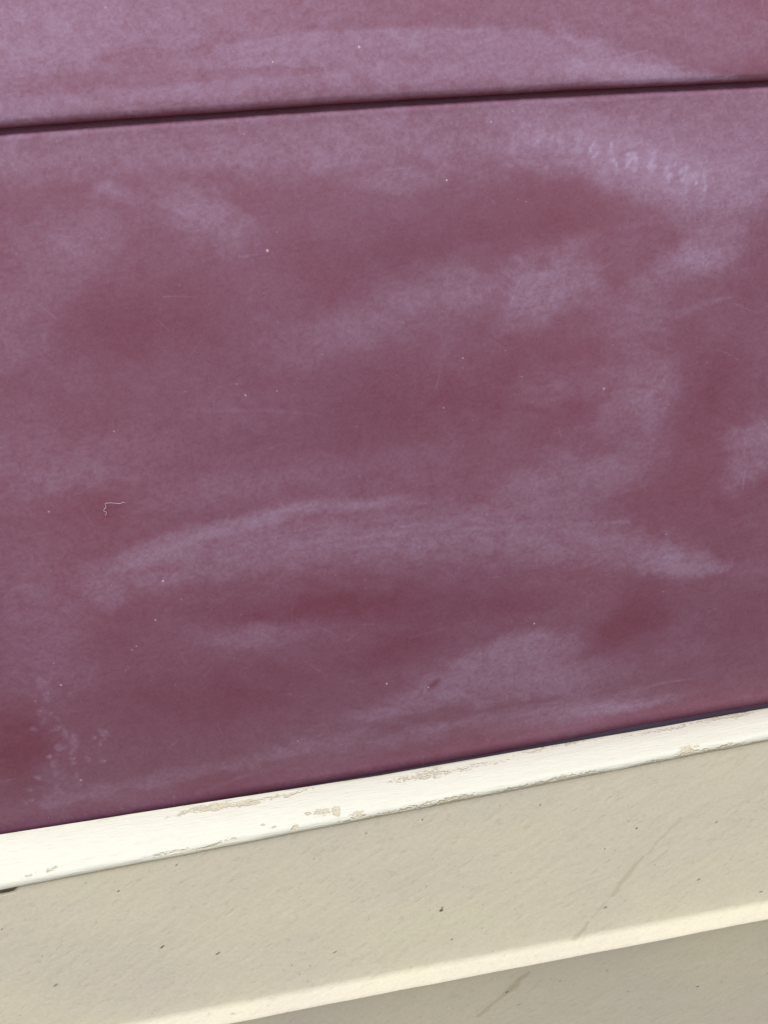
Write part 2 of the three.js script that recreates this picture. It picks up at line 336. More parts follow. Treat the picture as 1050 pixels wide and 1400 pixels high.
D(88.6, -130.9, 77.9, 13.9, -2, 0.52, 0.9, 0.95, 6);
D(117.6, -133.6, 45.1, 6.6, -2, 0.66, 0.8, 0.95, 4);
W([[-193.3, -131.7, 6.6], [-139.9, -128.7, 8.2], [-90.0, -127.3, 8.2], [-31.2, -122.6, 10.7]], 0.38, 0.8, 0.8, 0.8, 5);
W([[-60.9, -111.0, 4.1], [32.2, -118.7, 3.7], [80.4, -118.9, 3.3]], 0.22, 0.7, 0.7, 0.7, 3);
D(16.8, -96.4, 8.2, 4.5, 54, 0.1, 0.9, 0.9, 4);
D(5.7, -100.8, 7.4, 2.5, 49, 0.2, 0.7, 0.9, 3);
D(31.7, -131.4, 49.2, 4.9, -2, 0.22, 0.6, 0.9, 3);
D(-183.0, -111.6, 3.2, 4.4, -2, 0.306381, 0.75, 0.95, 1.6);
D(-191.6, -130.9, 2.7, 5.0, -38, 0.381795, 0.75, 0.95, 1.6);
D(-178.0, -97.3, 2.8, 3.1, -31, 0.501596, 0.75, 0.95, 1.6);
D(-175.2, -84.4, 2.9, 2.2, 6, 0.397864, 0.75, 0.95, 1.6);
D(-174.5, -84.5, 1.0, 0.8, -12, 0.641891, 0.8, 0.8, 0.8);
D(-172.8, -88.3, 2.1, 5.2, -1, 0.492746, 0.75, 0.95, 1.6);
D(-176.9, -85.3, 3.2, 2.4, -13, 0.365734, 0.75, 0.95, 1.6);
D(-175.8, -84.6, 2.1, 3.9, -43, 0.431115, 0.75, 0.95, 1.6);
D(-174.3, -79.0, 2.2, 2.8, 12, 0.369474, 0.75, 0.95, 1.6);
D(-178.7, -117.9, 1.7, 4.4, -13, 0.303975, 0.75, 0.95, 1.6);
D(-177.1, -96.6, 2.6, 1.7, -42, 0.455707, 0.75, 0.95, 1.6);
D(-186.8, -132.8, 3.0, 3.3, -4, 0.378055, 0.75, 0.95, 1.6);
D(-184.1, -121.4, 1.8, 4.4, -16, 0.489133, 0.75, 0.95, 1.6);
D(-183.4, -121.5, 1.0, 0.8, 2, 0.641697, 0.8, 0.8, 0.8);
D(-182.0, -104.8, 2.1, 4.2, -39, 0.368739, 0.75, 0.95, 1.6);
D(-175.5, -85.4, 1.8, 2.2, 12, 0.368047, 0.75, 0.95, 1.6);
D(-181.8, -118.2, 3.2, 1.8, 16, 0.430671, 0.75, 0.95, 1.6);
D(-179.0, -101.8, 2.3, 1.8, 7, 0.307199, 0.75, 0.95, 1.6);
D(-183.8, -125.6, 3.2, 4.0, 20, 0.391041, 0.75, 0.95, 1.6);
D(-183.1, -125.8, 1.0, 0.8, 43, 0.629849, 0.8, 0.8, 0.8);
D(-183.7, -126.1, 2.1, 3.3, 6, 0.487496, 0.75, 0.95, 1.6);
D(-183.7, -100.6, 2.4, 2.7, -13, 0.498409, 0.75, 0.95, 1.6);
D(-183.0, -100.8, 1.0, 0.8, 60, 0.791963, 0.8, 0.8, 0.8);
D(-182.6, -111.9, 2.5, 2.9, -39, 0.40821, 0.75, 0.95, 1.6);
D(-182.5, -106.9, 2.9, 3.0, 3, 0.446084, 0.75, 0.95, 1.6);
D(-179.0, -96.0, 2.8, 2.7, -4, 0.358269, 0.75, 0.95, 1.6);
D(-173.3, -123.2, 1.9, 4.8, -6, 0.420338, 0.75, 0.95, 1.6);
D(-172.6, -123.4, 1.0, 0.8, 74, 0.654737, 0.8, 0.8, 0.8);
D(-169.7, -97.5, 2.5, 4.1, -16, 0.376535, 0.75, 0.95, 1.6);
D(-174.5, -124.3, 3.0, 4.8, 12, 0.398952, 0.75, 0.95, 1.6);
D(-171.5, -99.9, 1.9, 5.3, -29, 0.484056, 0.75, 0.95, 1.6);
D(-173.0, -108.3, 2.8, 2.3, 18, 0.505969, 0.75, 0.95, 1.6);
D(-181.6, -135.7, 2.1, 3.7, 7, 0.359555, 0.75, 0.95, 1.6);
D(-170.4, -91.8, 1.9, 4.4, -30, 0.43879, 0.75, 0.95, 1.6);
D(-169.7, -92.0, 1.0, 0.8, 54, 0.795952, 0.8, 0.8, 0.8);
D(-169.1, -90.3, 3.1, 2.0, -30, 0.406186, 0.75, 0.95, 1.6);
D(-172.7, -104.5, 1.8, 2.4, 13, 0.4987, 0.75, 0.95, 1.6);
D(-172.0, -104.7, 1.0, 0.8, 46, 0.790421, 0.8, 0.8, 0.8);
D(-174.7, -132.0, 3.1, 4.2, 0, 0.382254, 0.75, 0.95, 1.6);
D(-173.9, -132.2, 1.0, 0.8, 69, 0.660276, 0.8, 0.8, 0.8);
D(-174.4, -96.9, 2.1, 2.9, -34, 0.392202, 0.75, 0.95, 1.6);
D(-174.5, -118.2, 2.2, 2.2, 4, 0.384204, 0.75, 0.95, 1.6);
D(-167.4, -92.7, 3.0, 4.1, -14, 0.323742, 0.75, 0.95, 1.6);
D(-173.0, -116.9, 1.9, 4.0, 2, 0.382687, 0.75, 0.95, 1.6);
D(-169.8, -93.8, 2.3, 5.2, -32, 0.431078, 0.75, 0.95, 1.6);
D(-169.1, -93.9, 1.0, 0.8, 33, 0.699261, 0.8, 0.8, 0.8);
D(-165.5, -106.1, 2.2, 5.3, -5, 0.5045, 0.75, 0.95, 1.6);
D(-164.8, -106.3, 1.0, 0.8, -9, 0.624377, 0.8, 0.8, 0.8);
D(-180.8, -73.0, 2.9, 4.7, -43, 0.405665, 0.75, 0.95, 1.6);
D(-175.9, -62.3, 2.4, 1.8, -4, 0.358891, 0.75, 0.95, 1.6);
D(-175.2, -62.4, 1.0, 0.8, 30, 0.658638, 0.8, 0.8, 0.8);
D(-182.0, -72.4, 2.6, 4.4, -34, 0.303558, 0.75, 0.95, 1.6);
D(-181.4, -72.5, 1.0, 0.8, 30, 0.7067, 0.8, 0.8, 0.8);
D(-176.7, -65.0, 2.1, 3.6, -6, 0.376948, 0.75, 0.95, 1.6);
D(-180.6, -79.2, 2.5, 4.2, -36, 0.495347, 0.75, 0.95, 1.6);
D(-174.8, -55.5, 2.9, 3.2, 2, 0.451584, 0.75, 0.95, 1.6);
D(-177.0, -74.7, 2.4, 4.2, 14, 0.343223, 0.75, 0.95, 1.6);
D(-176.3, -74.8, 1.0, 0.8, -2, 0.66073, 0.8, 0.8, 0.8);
D(-177.8, -54.6, 2.9, 3.8, 8, 0.47176, 0.75, 0.95, 1.6);
D(-178.3, -58.7, 2.5, 2.9, -31, 0.393623, 0.75, 0.95, 1.6);
D(-174.8, -56.6, 2.8, 2.6, -36, 0.474185, 0.75, 0.95, 1.6);
D(-175.9, -55.6, 3.3, 4.2, -38, 0.327143, 0.75, 0.95, 1.6);
D(-175.3, -55.8, 1.0, 0.8, 68, 0.729147, 0.8, 0.8, 0.8);
D(-187.3, -82.2, 2.8, 2.1, -21, 0.45527, 0.75, 0.95, 1.6);
D(-156.0, -96.5, 1.8, 2.4, 1, 0.323807, 0.75, 0.95, 1.6);
D(-153.2, -93.4, 1.7, 3.8, 16, 0.387677, 0.75, 0.95, 1.6);
D(-153.6, -91.3, 2.4, 2.9, 8, 0.382324, 0.75, 0.95, 1.6);
D(-152.9, -91.5, 1.0, 0.8, 78, 0.658945, 0.8, 0.8, 0.8);
D(-158.6, -109.1, 2.8, 2.7, 1, 0.420974, 0.75, 0.95, 1.6);
D(-157.9, -109.3, 1.0, 0.8, -2, 0.710335, 0.8, 0.8, 0.8);
D(-158.0, -98.5, 1.9, 2.5, -15, 0.399734, 0.75, 0.95, 1.6);
D(-159.7, -94.0, 1.7, 2.9, 2, 0.44695, 0.75, 0.95, 1.6);
D(-159.0, -94.2, 1.0, 0.8, 7, 0.701293, 0.8, 0.8, 0.8);
D(-161.3, -104.5, 3.2, 2.0, -2, 0.306481, 0.75, 0.95, 1.6);
D(-155.1, -92.4, 1.9, 5.2, 11, 0.47477, 0.75, 0.95, 1.6);
D(-192.6, -113.5, 2.0, 4.2, -14, 0.377946, 0.75, 0.95, 1.6);
D(-191.9, -113.7, 1.0, 0.8, 38, 0.786108, 0.8, 0.8, 0.8);
D(-199.8, -127.7, 2.9, 3.0, 15, 0.482842, 0.75, 0.95, 1.6);
D(-202.9, -129.5, 2.5, 3.8, 2, 0.347274, 0.75, 0.95, 1.6);
D(-202.2, -129.7, 1.0, 0.8, -2, 0.6194, 0.8, 0.8, 0.8);
D(-192.7, -112.2, 2.0, 1.8, -6, 0.445474, 0.75, 0.95, 1.6);
D(-198.2, -120.9, 3.2, 2.8, -8, 0.321945, 0.75, 0.95, 1.6);
D(-197.5, -121.0, 1.0, 0.8, 13, 0.614238, 0.8, 0.8, 0.8);
D(-194.8, -133.2, 3.1, 3.4, 0, 0.355895, 0.75, 0.95, 1.6);
D(-194.1, -133.4, 1.0, 0.8, 14, 0.750074, 0.8, 0.8, 0.8);
D(-179.3, -119.5, 16.4, 16.4, -13, 0.3, 0.6, 0.9, 5);
{                                                 // fine rub marks and hairlines left by wiping
  const r = rng(404);
  for (let i = 0; i < 420; i++) {
    const x = -330 + 660 * r(), y = -150 + 460 * r(), big = r() < 0.12, l = big ? 10 + 22 * r() : 2 + 7 * r(), a = big ? (-14 + 30 * r()) * Math.PI / 180 : r() * 6.3;
    const k = Math.round((y - PY0) / PS) * PN + Math.round((x - PX0) / PS), here = dust.d[k] || 0.2, w = big ? 1.5 + 3 * r() : 0.3 + 0.4 * r();
    W([[x, y, w], [x + l * Math.cos(a), y + l * Math.sin(a) + (big ? 1.5 : 0), w * 0.8], [x + 1.7 * l * Math.cos(a), y + 1.7 * l * Math.sin(a), w * 0.2]], clamp(here + (r() < 0.75 ? 0.16 : -0.1) * (0.3 + r()) * (big ? 0.45 : 1), 0, 1), 0.75, 0.9, 0.9, 0.8);
  }
}
for (let i = 0; i < 36; i++) { const x = -0.35 + 0.02 * i; W([[x * 1000, grooveY(x) * 1000, 2.6], [x * 1000 + 21, grooveY(x + 0.021) * 1000, 2.6]], 0.1, 1, 0.6, 0.6, 0.5); }      // no dust reaches into the groove
const specks = new Field(PN, PN, PX0, PY0, PS, 0);
{
  const r = rng(91);
  const spot = (x, y, q, v) => specks.each(x - q * 2, y - q * 2, x + q * 2, y + q * 2, (px, py, d) => Math.max(d, v * (1 - sstep(0.5, 1.1, Math.hypot(px - x, (py - y) * (0.8 + 0.3 * r())) / q))));
  for (let i = 0; i < 520; i++) spot(-330 + 660 * r(), -150 + 520 * r(), 0.2 + 0.25 * r() * r(), 0.15 + 0.5 * r() * r());
  spot(-39.5, 133.5, 0.70, 0.675);
  spot(11.7, -97.2, 0.49, 0.75);
  spot(-9.7, -90.5, 0.56, 0.75);
  spot(-110.4, -11.7, 0.63, 0.675);
  spot(-117.5, -31.6, 0.49, 0.675);
  spot(11.5, 211.4, 0.56, 0.675);
  spot(69.1, -68.3, 0.49, 0.75);
  spot(43.1, 153.6, 0.45, 0.75);
  spot(-25.9, 209.3, 0.42, 0.675);
  spot(-58.5, 72.1, 0.52, 0.525);
  spot(-119.0, 64.1, 0.42, 0.525);
  spot(31.2, 53.5, 0.38, 0.525);
  spot(108.4, 51.7, 0.70, 0.375);
  spot(-44.2, 72.1, 0.42, 0.375);
  spot(42.3, 75.4, 0.42, 0.6);
  spot(-59.2, -118.9, 0.45, 0.6);
  spot(-172.0, -120.2, 0.70, 0.525);
  spot(-168.4, -59.4, 0.63, 0.6);
  spot(-154.6, 31.2, 0.56, 0.45);
  spot(-129.0, -44.4, 0.38, 0.6);
  spot(-131.4, -46.0, 0.35, 0.6);
}
let panelMap, panelRough, panelBump;
{
  const c = new Uint8Array(PN * PN * 4), q = new Uint8Array(PN * PN * 4), b = new Uint8Array(PN * PN * 4);
  for (let j = 0; j < PN; j++) for (let i = 0; i < PN; i++) {
    const k = j * PN + i, x = PX0 + i * PS, y = PY0 + j * PS;
    const broad = fbm(x * 0.021 + 5, y * 0.035 + 9, 4) - 0.5;
    const fine = fbm(x * 0.75, y * 0.75, 3) - 0.5, fibre = fbm(x * 0.35 + y * 0.25, y * 0.9 - x * 0.3 + 70, 3) - 0.5, wq = 5 * fbm(x * 0.06 + 11, y * 0.06, 2), cl = fbm(x * 0.17 + 60 + wq, y * 0.24 - wq, 4) - 0.5, brush = fbm(x * 0.05 + y * 0.01 + 90, y * 1.1 - x * 0.11 + 12, 3) - 0.5;
    const g = lattice[((j * 7 + (i >> 8) * 31) & 255) * 256 + ((i * 3 + (j >> 8) * 57) & 255)] - 0.5;
    let d = mix(0.2, dust.d[k], 1.08) - 0.015 + broad * 0.16;
    const rag = clamp(d * 2.2, 0.25, 1);
    d += rag * (fine * 0.34 + fibre * 0.1 + cl * 0.3 + brush * 0.1) + g * 0.05;
    d = clamp(d, 0, 1.35);
    const s = clamp(specks.d[k]);
    const warm = clamp(0.5 + 1.4 * (fbm(x * 0.008 + 2, y * 0.01 + 7, 2) - 0.5));      // the old paint is redder in places
    let R = mix(mix(0.203, 0.230, warm), 0.445, d), G = mix(mix(0.057, 0.054, warm), 0.303, d), B = mix(mix(0.099, 0.084, warm), 0.434, d);
    R = mix(R, 0.82, s); G = mix(G, 0.76, s); B = mix(B, 0.74, s);
    const n = 1 + g * 0.13;
    c[k * 4] = clamp(toS(R * n), 0, 255); c[k * 4 + 1] = clamp(toS(G * n), 0, 255); c[k * 4 + 2] = clamp(toS(B * n), 0, 255); c[k * 4 + 3] = 255;
    const ro = clamp(0.5 + d * 0.55) * 255; q[k * 4] = q[k * 4 + 1] = q[k * 4 + 2] = ro; q[k * 4 + 3] = 255;
    const bh = clamp(0.5 + fine * 0.5 * (0.4 + d) + fibre * 0.4 * d + s * 0.4) * 255; b[k * 4] = b[k * 4 + 1] = b[k * 4 + 2] = bh; b[k * 4 + 3] = 255;
  }
  panelMap = dataTex(c, PN, PN, true); panelRough = dataTex(q, PN, PN); panelBump = dataTex(b, PN, PN);
}
const panelMat = new THREE.MeshPhysicalMaterial({ map: panelMap, roughnessMap: panelRough, roughness: 1, bumpMap: panelBump, bumpScale: 0.00022, metalness: 0, specularIntensity: 0.9 });
const panelUV = (x, p) => [(x * 1000 - PX0) / 720, (p[0] * 1000 - PY0) / 720];
const panelEdge = new THREE.MeshStandardMaterial({ color: new THREE.Color().setRGB(0.085, 0.06, 0.09), roughness: 0.8 });
{
  const panel = new THREE.Group(); panel.name = 'burgundy_panel'; panel.position.set(0, Y0, 0); scene.add(panel);
  tag(panel, 'faded burgundy panel smeared with pale lilac dust, leaning above the white trim strip', 'panel');
  const xs = range(-0.36, 0.36, 180);
  const wob = (x, y) => 0.0007 * (fbm(x * 14 + 3, y * 14 + 8, 3) - 0.5) * 2;             // hand-formed sheet, not quite true
  part('lower_sheet', sweep(xs, (x) => {
    const o = [], yb = hemY(x), sh = grooveY(x) - 0.0015 + 0.0005 * (fbm(x * 40, 3, 3) - 0.5), N = 100, r = 0.020, A = 0.55, q = 0.0032;
    for (let i = 0; i <= 10; i++) {                                             // rolled bottom hem
      const a = -A * (1 - i / 10); o.push([yb + r * (Math.sin(a) + Math.sin(A)), lean(yb) - r * (1 - Math.cos(a)) + wob(x, yb)]);
    }
    const y1 = yb + r * Math.sin(A), z1 = lean(yb) - lean(y1), ys = sh - q, zs = lean(ys);
    for (let i = 1; i <= N; i++) { const y = mix(y1, ys, i / N); o.push([y, lean(y) + z1 * (1 - sstep(0, 0.12, i / N)) + wob(x, y)]); }
    for (let i = 1; i <= 8; i++) { const a = Math.PI / 2 * i / 8; o.push([ys + q * Math.sin(a), zs - q * (1 - Math.cos(a)) + wob(x, ys)]); }   // turned in towards the groove
    o.push([sh, zs - 0.0058]); o.push([sh + 0.014, lean(sh + 0.014) - 0.0058]);
    o.push([sh + 0.014, lean(sh + 0.014) - 0.03]); o.push([yb + 0.004, lean(yb) - 0.018]);
    return o;
  }, panelUV, 0.6), panelMat, panel);
  part('upper_sheet', sweep(xs, (x) => {
    const R = 0.0036, th = 0.0022, yl = grooveY(x) + 0.0008 + 0.0005 * (fbm(x * 40, 13, 3) - 0.5), top = 0.42, N = 60, o = [];
    o.push([yl, lean(yl) - 0.0058 + 0.0004]);
    for (let i = 0; i <= 8; i++) { const a = -Math.PI / 2 + (Math.PI / 2) * i / 8; o.push([yl + R * (1 + Math.sin(a)), lean(yl) + th - R + R * Math.cos(a) + wob(x, yl)]); }
    const y0 = yl + R, z0 = lean(yl) + th - lean(y0);
    for (let i = 1; i <= N; i++) { const y = mix(y0, top, i / N); o.push([y, lean(y) + z0 - 0.6 * (y - y0) * (y - y0) + wob(x, y)]); }
    const zt = lean(top) + z0 - 0.6 * (top - y0) * (top - y0);
    o.push([top, zt - 0.004]); o.push([yl + 0.016, lean(yl + 0.016) - 0.0058 + 0.0006]);
    return o;
  }, panelUV, 0.6), panelMat, panel);
  part('bottom_seal', sweep(range(-0.36, 0.36, 60), (x) => { const y = hemY(x); return [[y - 0.02, -0.012], [y - 0.02, -0.0015], [y + 0.0005, -0.0015], [y + 0.004, -0.003], [y + 0.004, -0.012]]; }, (x, p) => [x, p[0]]), panelEdge, panel);
}
// a scrap of pale thread caught in the dust
{
  const pts = [[-129.9, 25.9], [-129.0, 27.2], [-130.1, 28.4], [-128.8, 30.0], [-128.8, 31.5], [-126.8, 31.7], [-124.3, 30.9], [-122.0, 30.6], [-120.9, 31.1], [-120.0, 30.4]
  ].map(([x, y], i) => new THREE.Vector3(x / 1000, y / 1000, lean(y / 1000) + 0.0006 + 0.0003 * (i % 3)));
  const c0 = pts[0].clone(); c0.y += Y0;
  const t = new THREE.Mesh(new THREE.TubeGeometry(new THREE.CatmullRomCurve3(pts.map((p) => p.clone().sub(pts[0]))), 60, 0.00015, 6), new THREE.MeshStandardMaterial({ color: new THREE.Color().setRGB(0.58, 0.46, 0.45), roughness: 0.9 }));
  t.name = 'thread'; t.position.copy(c0); t.castShadow = t.receiveShadow = true; scene.add(t);
  tag(t, 'tiny bent scrap of pale thread stuck to the burgundy panel', 'thread');
}

// ───────────── white trim strip ─────────────
const trimBack = (x) => x < -0.016 ? -0.150 + 0.0207 * (-0.016 - x) : -0.150 - 0.001 * (x + 0.016);
const trimFront = (x) => -0.1628 + 0.0175 * (x + 0.22) + 0.0006 * Math.sin(x * 9);
const FZ = 0.022;
{
  const n = 2048, m = 128, mm = 600 / n;                       // x from -300 mm, v across 0 back .. 1 front (v in 32 mm units)
  const wear = new Field(n, m, -300, 0, mm, 0);
  const rub = (x, y, rx, ry, amt, rag = 2.5) => wear.dab(x, y, rx, ry, -2, amt, 1, 0.75, rag);
  rub(-120.6, 6.2, 16.4, 2.4, 0.55, 2.5);
  rub(-108.9, 5.4, 18.4, 3.9, 0.85, 2.5);
  rub(-89.6, 6.4, 10.7, 2.5, 0.8, 2.5);
  rub(-69.9, 4.8, 24.6, 2.1, 0.5, 2.5);
  rub(-93.5, 6.1, 4.1, 2.0, 0.95, 2.5);
  rub(9.2, 8.1, 12.3, 5.7, 0.62, 2.5);
  rub(-3.0, 8.5, 13.9, 3.3, 0.5, 2.5);
  rub(29.3, 8.4, 24.6, 2.9, 0.4, 2.5);
  rub(-52.4, 22.6, 7.4, 3.2, 0.75, 2.5);
  rub(-43.9, 23.1, 3.7, 4.3, 0.85, 2.5);
  rub(-60.9, 22.1, 3.3, 1.6, 0.8, 2.5);
  rub(-33.6, 28.3, 4.9, 2.7, 0.75, 2.5);
  rub(-82.7, 23.4, 2.0, 1.0, 0.75, 2.5);
  rub(-78.4, 25.8, 2.5, 1.0, 0.8, 2.5);
  rub(-67.7, 27.7, 2.9, 2.1, 0.75, 2.5);
  rub(-173.8, -0.3, 12.3, 1.4, 0.42, 2.5);
  rub(-215.3, 0.5, 5.7, 0.9, 0.6, 2.5);
  rub(-197.0, 25.6, 13.9, 0.9, 0.5, 2.5);
  rub(-133.5, 27.9, 16.4, 1.4, 0.5, 2.5);
  rub(171.9, 2.8, 32.8, 4.2, 0.48, 2.5);
  rub(137.3, 5.5, 24.6, 3.3, 0.35, 2.5);
  rub(184.5, 3.5, 12.3, 4.3, 0.5, 2.5);
  rub(79.4, 3.4, 32.8, 1.9, 0.4, 2.5);
  rub(153.9, 33.7, 45.1, 3.5, 0.85, 2.5);
  rub(170.9, 32.0, 24.6, 3.6, 0.9, 2.5);
  rub(121.6, 31.6, 32.8, 2.6, 0.75, 2.5);
  rub(81.3, 30.4, 28.7, 2.5, 0.7, 2.5);
  rub(49.0, 31.0, 32.8, 2.4, 0.65, 2.5);
  rub(17.2, 30.7, 24.6, 2.3, 0.65, 2.5);
  rub(-6.4, 29.9, 24.6, 1.7, 0.5, 2.5);
  rub(-30.1, 31.1, 24.6, 1.6, 0.45, 2.5);
  rub(-110.8, 28.7, 24.6, 1.5, 0.5, 2.5);
  rub(147.0, 29.3, 8.2, 5.5, 0.85, 2.5);
  const c = new Uint8Array(n * m * 4), b = new Uint8Array(n * m * 4);
  for (let j = 0; j < m; j++) for (let i = 0; i < n; i++) {
    const k = j * n + i, x = -300 + i * mm, y = j * mm;
    const grain = fbm(x * 0.16, y * 2.1 + 4, 4), sp = fbm(x * 0.8 + 9, y * 1.9, 3);
    const t = clamp((wear.d[k] * 1.05 + (grain - 0.5) * 1.5 + (sp - 0.5) * 1.7 - 0.40) * 3.4) * (wear.d[k] > 0.02 ? 1 : 0);      // where the paint has flaked to bare wood
    const edge = clamp(1 - Math.abs(t - 0.5) * 2) * 0.1;
    const stain = clamp((fbm(x * 0.05 + 30, y * 0.3, 4) - 0.58) * 1.6) * 0.3 + clamp(wear.d[k]) * 0.16 + (y < 4.5 ? 0.7 * clamp((fbm(x * 0.09 + 70, y * 0.7, 4) - 0.42) * 3) * clamp(1.6 - y / 2.8) : 0);
    const dot = sp > 0.8 && wear.d[k] > 0.1 ? 0.35 : 0;
    let R = 0.86, G = 0.85, B = 0.715;
    R = mix(R, 0.70, stain); G = mix(G, 0.655, stain); B = mix(B, 0.48, stain);
    const wood = 0.75 + 0.5 * grain;
    R = mix(R, 0.70 * wood, t * 0.72); G = mix(G, 0.59 * wood, t * 0.72); B = mix(B, 0.38 * wood, t * 0.72);
    const dk = 1 - edge * 0.5 - dot;
    c[k * 4] = toS(clamp(R * dk)); c[k * 4 + 1] = toS(clamp(G * dk)); c[k * 4 + 2] = toS(clamp(B * dk)); c[k * 4 + 3] = 255;
    b[k * 4] = b[k * 4 + 1] = b[k * 4 + 2] = clamp(0.75 - t * 0.55 + (grain - 0.5) * 0.35) * 255; b[k * 4 + 3] = 255;
  }
  const mat = new THREE.MeshPhysicalMaterial({ map: dataTex(c, n, m, true), bumpMap: dataTex(b, n, m), bumpScale: 0.0009, roughness: 0.5 });
  const trim = new THREE.Group(); trim.name = 'trim_strip'; trim.position.set(0, Y0, 0); scene.add(trim);
  tag(trim, 'worn white painted trim strip with flaked tan patches between burgundy panel and cream boards', 'trim');
  const zb = 0.003, zf = 0.0236, rb = 0.0012, rf = 0.0032;
  part('moulding', sweep(range(-0.6, 0.6, 600), (x) => {
    const o = [], wb = 0.0005 * (fbm(x * 30, 2, 3) - 0.5), wf = 0.0009 * (fbm(x * 45, 7, 4) - 0.5);
    const yb = trimBack(x) + wb, yf = trimFront(x) + wf, s = Math.atan2(yf - yb, zf - zb);   // downward slope
    o.push([yb - 0.02, zb, 0]);
    for (let i = 0; i <= 6; i++) { const a = Math.PI + (Math.PI / 2 + s) * -i / 6; o.push([yb - rb + rb * Math.sin(a), zb + rb + rb * Math.cos(a), 0.02 + 0.03 * i / 6]); }
    const pA = o[o.length - 1], ye = yf + rf * 0.9, ze = zf - rf;
    const nrm = Math.PI / 2 + s, pB = [ye - rf + rf * Math.sin(nrm), ze + rf * Math.cos(nrm)];
    for (let i = 1; i < 14; i++) { const t = i / 14; o.push([mix(pA[0], pB[0], t) + 0.0009 * Math.sin(Math.PI * t) + 0.0003 * (fbm(x * 20 + 4, t * 4, 3) - 0.5), mix(pA[1], pB[1], t), mix(0.05, 0.82, t)]); }
    for (let i = 0; i <= 8; i++) { const a = nrm - (nrm + 0.5) * i / 8; o.push([ye - rf + rf * Math.sin(a), ze + rf * Math.cos(a), 0.82 + 0.16 * i / 8]); }
    o.push([ye - rf - 0.0012, ze - 0.002, 1]); o.push([ye - rf - 0.0012, 0.012, 1]); o.push([yb - 0.02, 0.012, 1]);
    return o;
  }, (x, p) => [(x * 1000 + 300) / 600, (p[2] * 32) / (m * mm)], 0.9), mat, trim);
}

// ───────────── cream boarded wall ─────────────
const LIP = -0.2760, PITCH = 0.1135, SKIRT = 0.15;
function boardMaterial(seed, paint) {
  const n = 2048, m = 640, mm = 600 / n, stain = new Field(n, m, -300, -300 + 0, mm, 0), fleck = new Field(n, m, -300, -300, mm, 0);
  if (paint) paint(stain, fleck);
  const r = rng(seed);
  for (let i = 0; i < 150; i++) {
    const x = -300 + 600 * r(), y = -300 + 150 * r(), q = 0.25 + 0.4 * r() * r(), v = 0.2 + 0.4 * r(), a = 0.5 + 0.6 * r();
    fleck.dab(x, y, q * 2.2, q, a * 90 - 30, v, 1, 0.7, 0.5);
  }
  const c = new Uint8Array(n * m * 4), b = new Uint8Array(n * m * 4);
  for (let j = 0; j < m; j++) for (let i = 0; i < n; i++) {
    const k = j * n + i, x = -300 + i * mm, y = -300 + j * mm, o = seed * 17;
    const u = x * 0.86 + y * 0.5, v = -x * 0.5 + y * 0.86;                       // texture combed on a slant
    const dent = fbm(u * 0.09 + o, v * 0.3, 4), fine = fbm(x * 0.8 + o, y * 0.9, 3), broad = fbm(x * 0.012 + o, y * 0.02, 3) - 0.5;
    const pit = clamp((0.36 - fbm(u * 0.22 + o, v * 0.5 + 9, 3)) * 5);
    const s = clamp(stain.d[k]), f = clamp(fleck.d[k]);
    const tone = 1 + broad * 0.10 + (fine - 0.5) * 0.12 + (dent - 0.5) * 0.05 - pit * 0.07;
    let R = 0.785 * tone, G = 0.72 * tone * (1 + broad * 0.03), B = 0.555 * tone * (1 - broad * 0.12);
    R = mix(R, 0.45, s); G = mix(G, 0.37, s); B = mix(B, 0.21, s);
    R = mix(R, 0.07, f); G = mix(G, 0.065, f); B = mix(B, 0.05, f);
    c[k * 4] = clamp(toS(R), 0, 255); c[k * 4 + 1] = clamp(toS(G), 0, 255); c[k * 4 + 2] = clamp(toS(B), 0, 255); c[k * 4 + 3] = 255;
    b[k * 4] = b[k * 4 + 1] = b[k * 4 + 2] = clamp(0.5 + (dent - 0.5) * 0.55 + (fine - 0.5) * 0.16 - pit * 0.2 - f * 0.2) * 255; b[k * 4 + 3] = 255;
  }
  return new THREE.MeshPhysicalMaterial({ map: dataTex(c, n, m, true), bumpMap: dataTex(b, n, m), bumpScale: 0.00032, roughness: 0.6 });
}
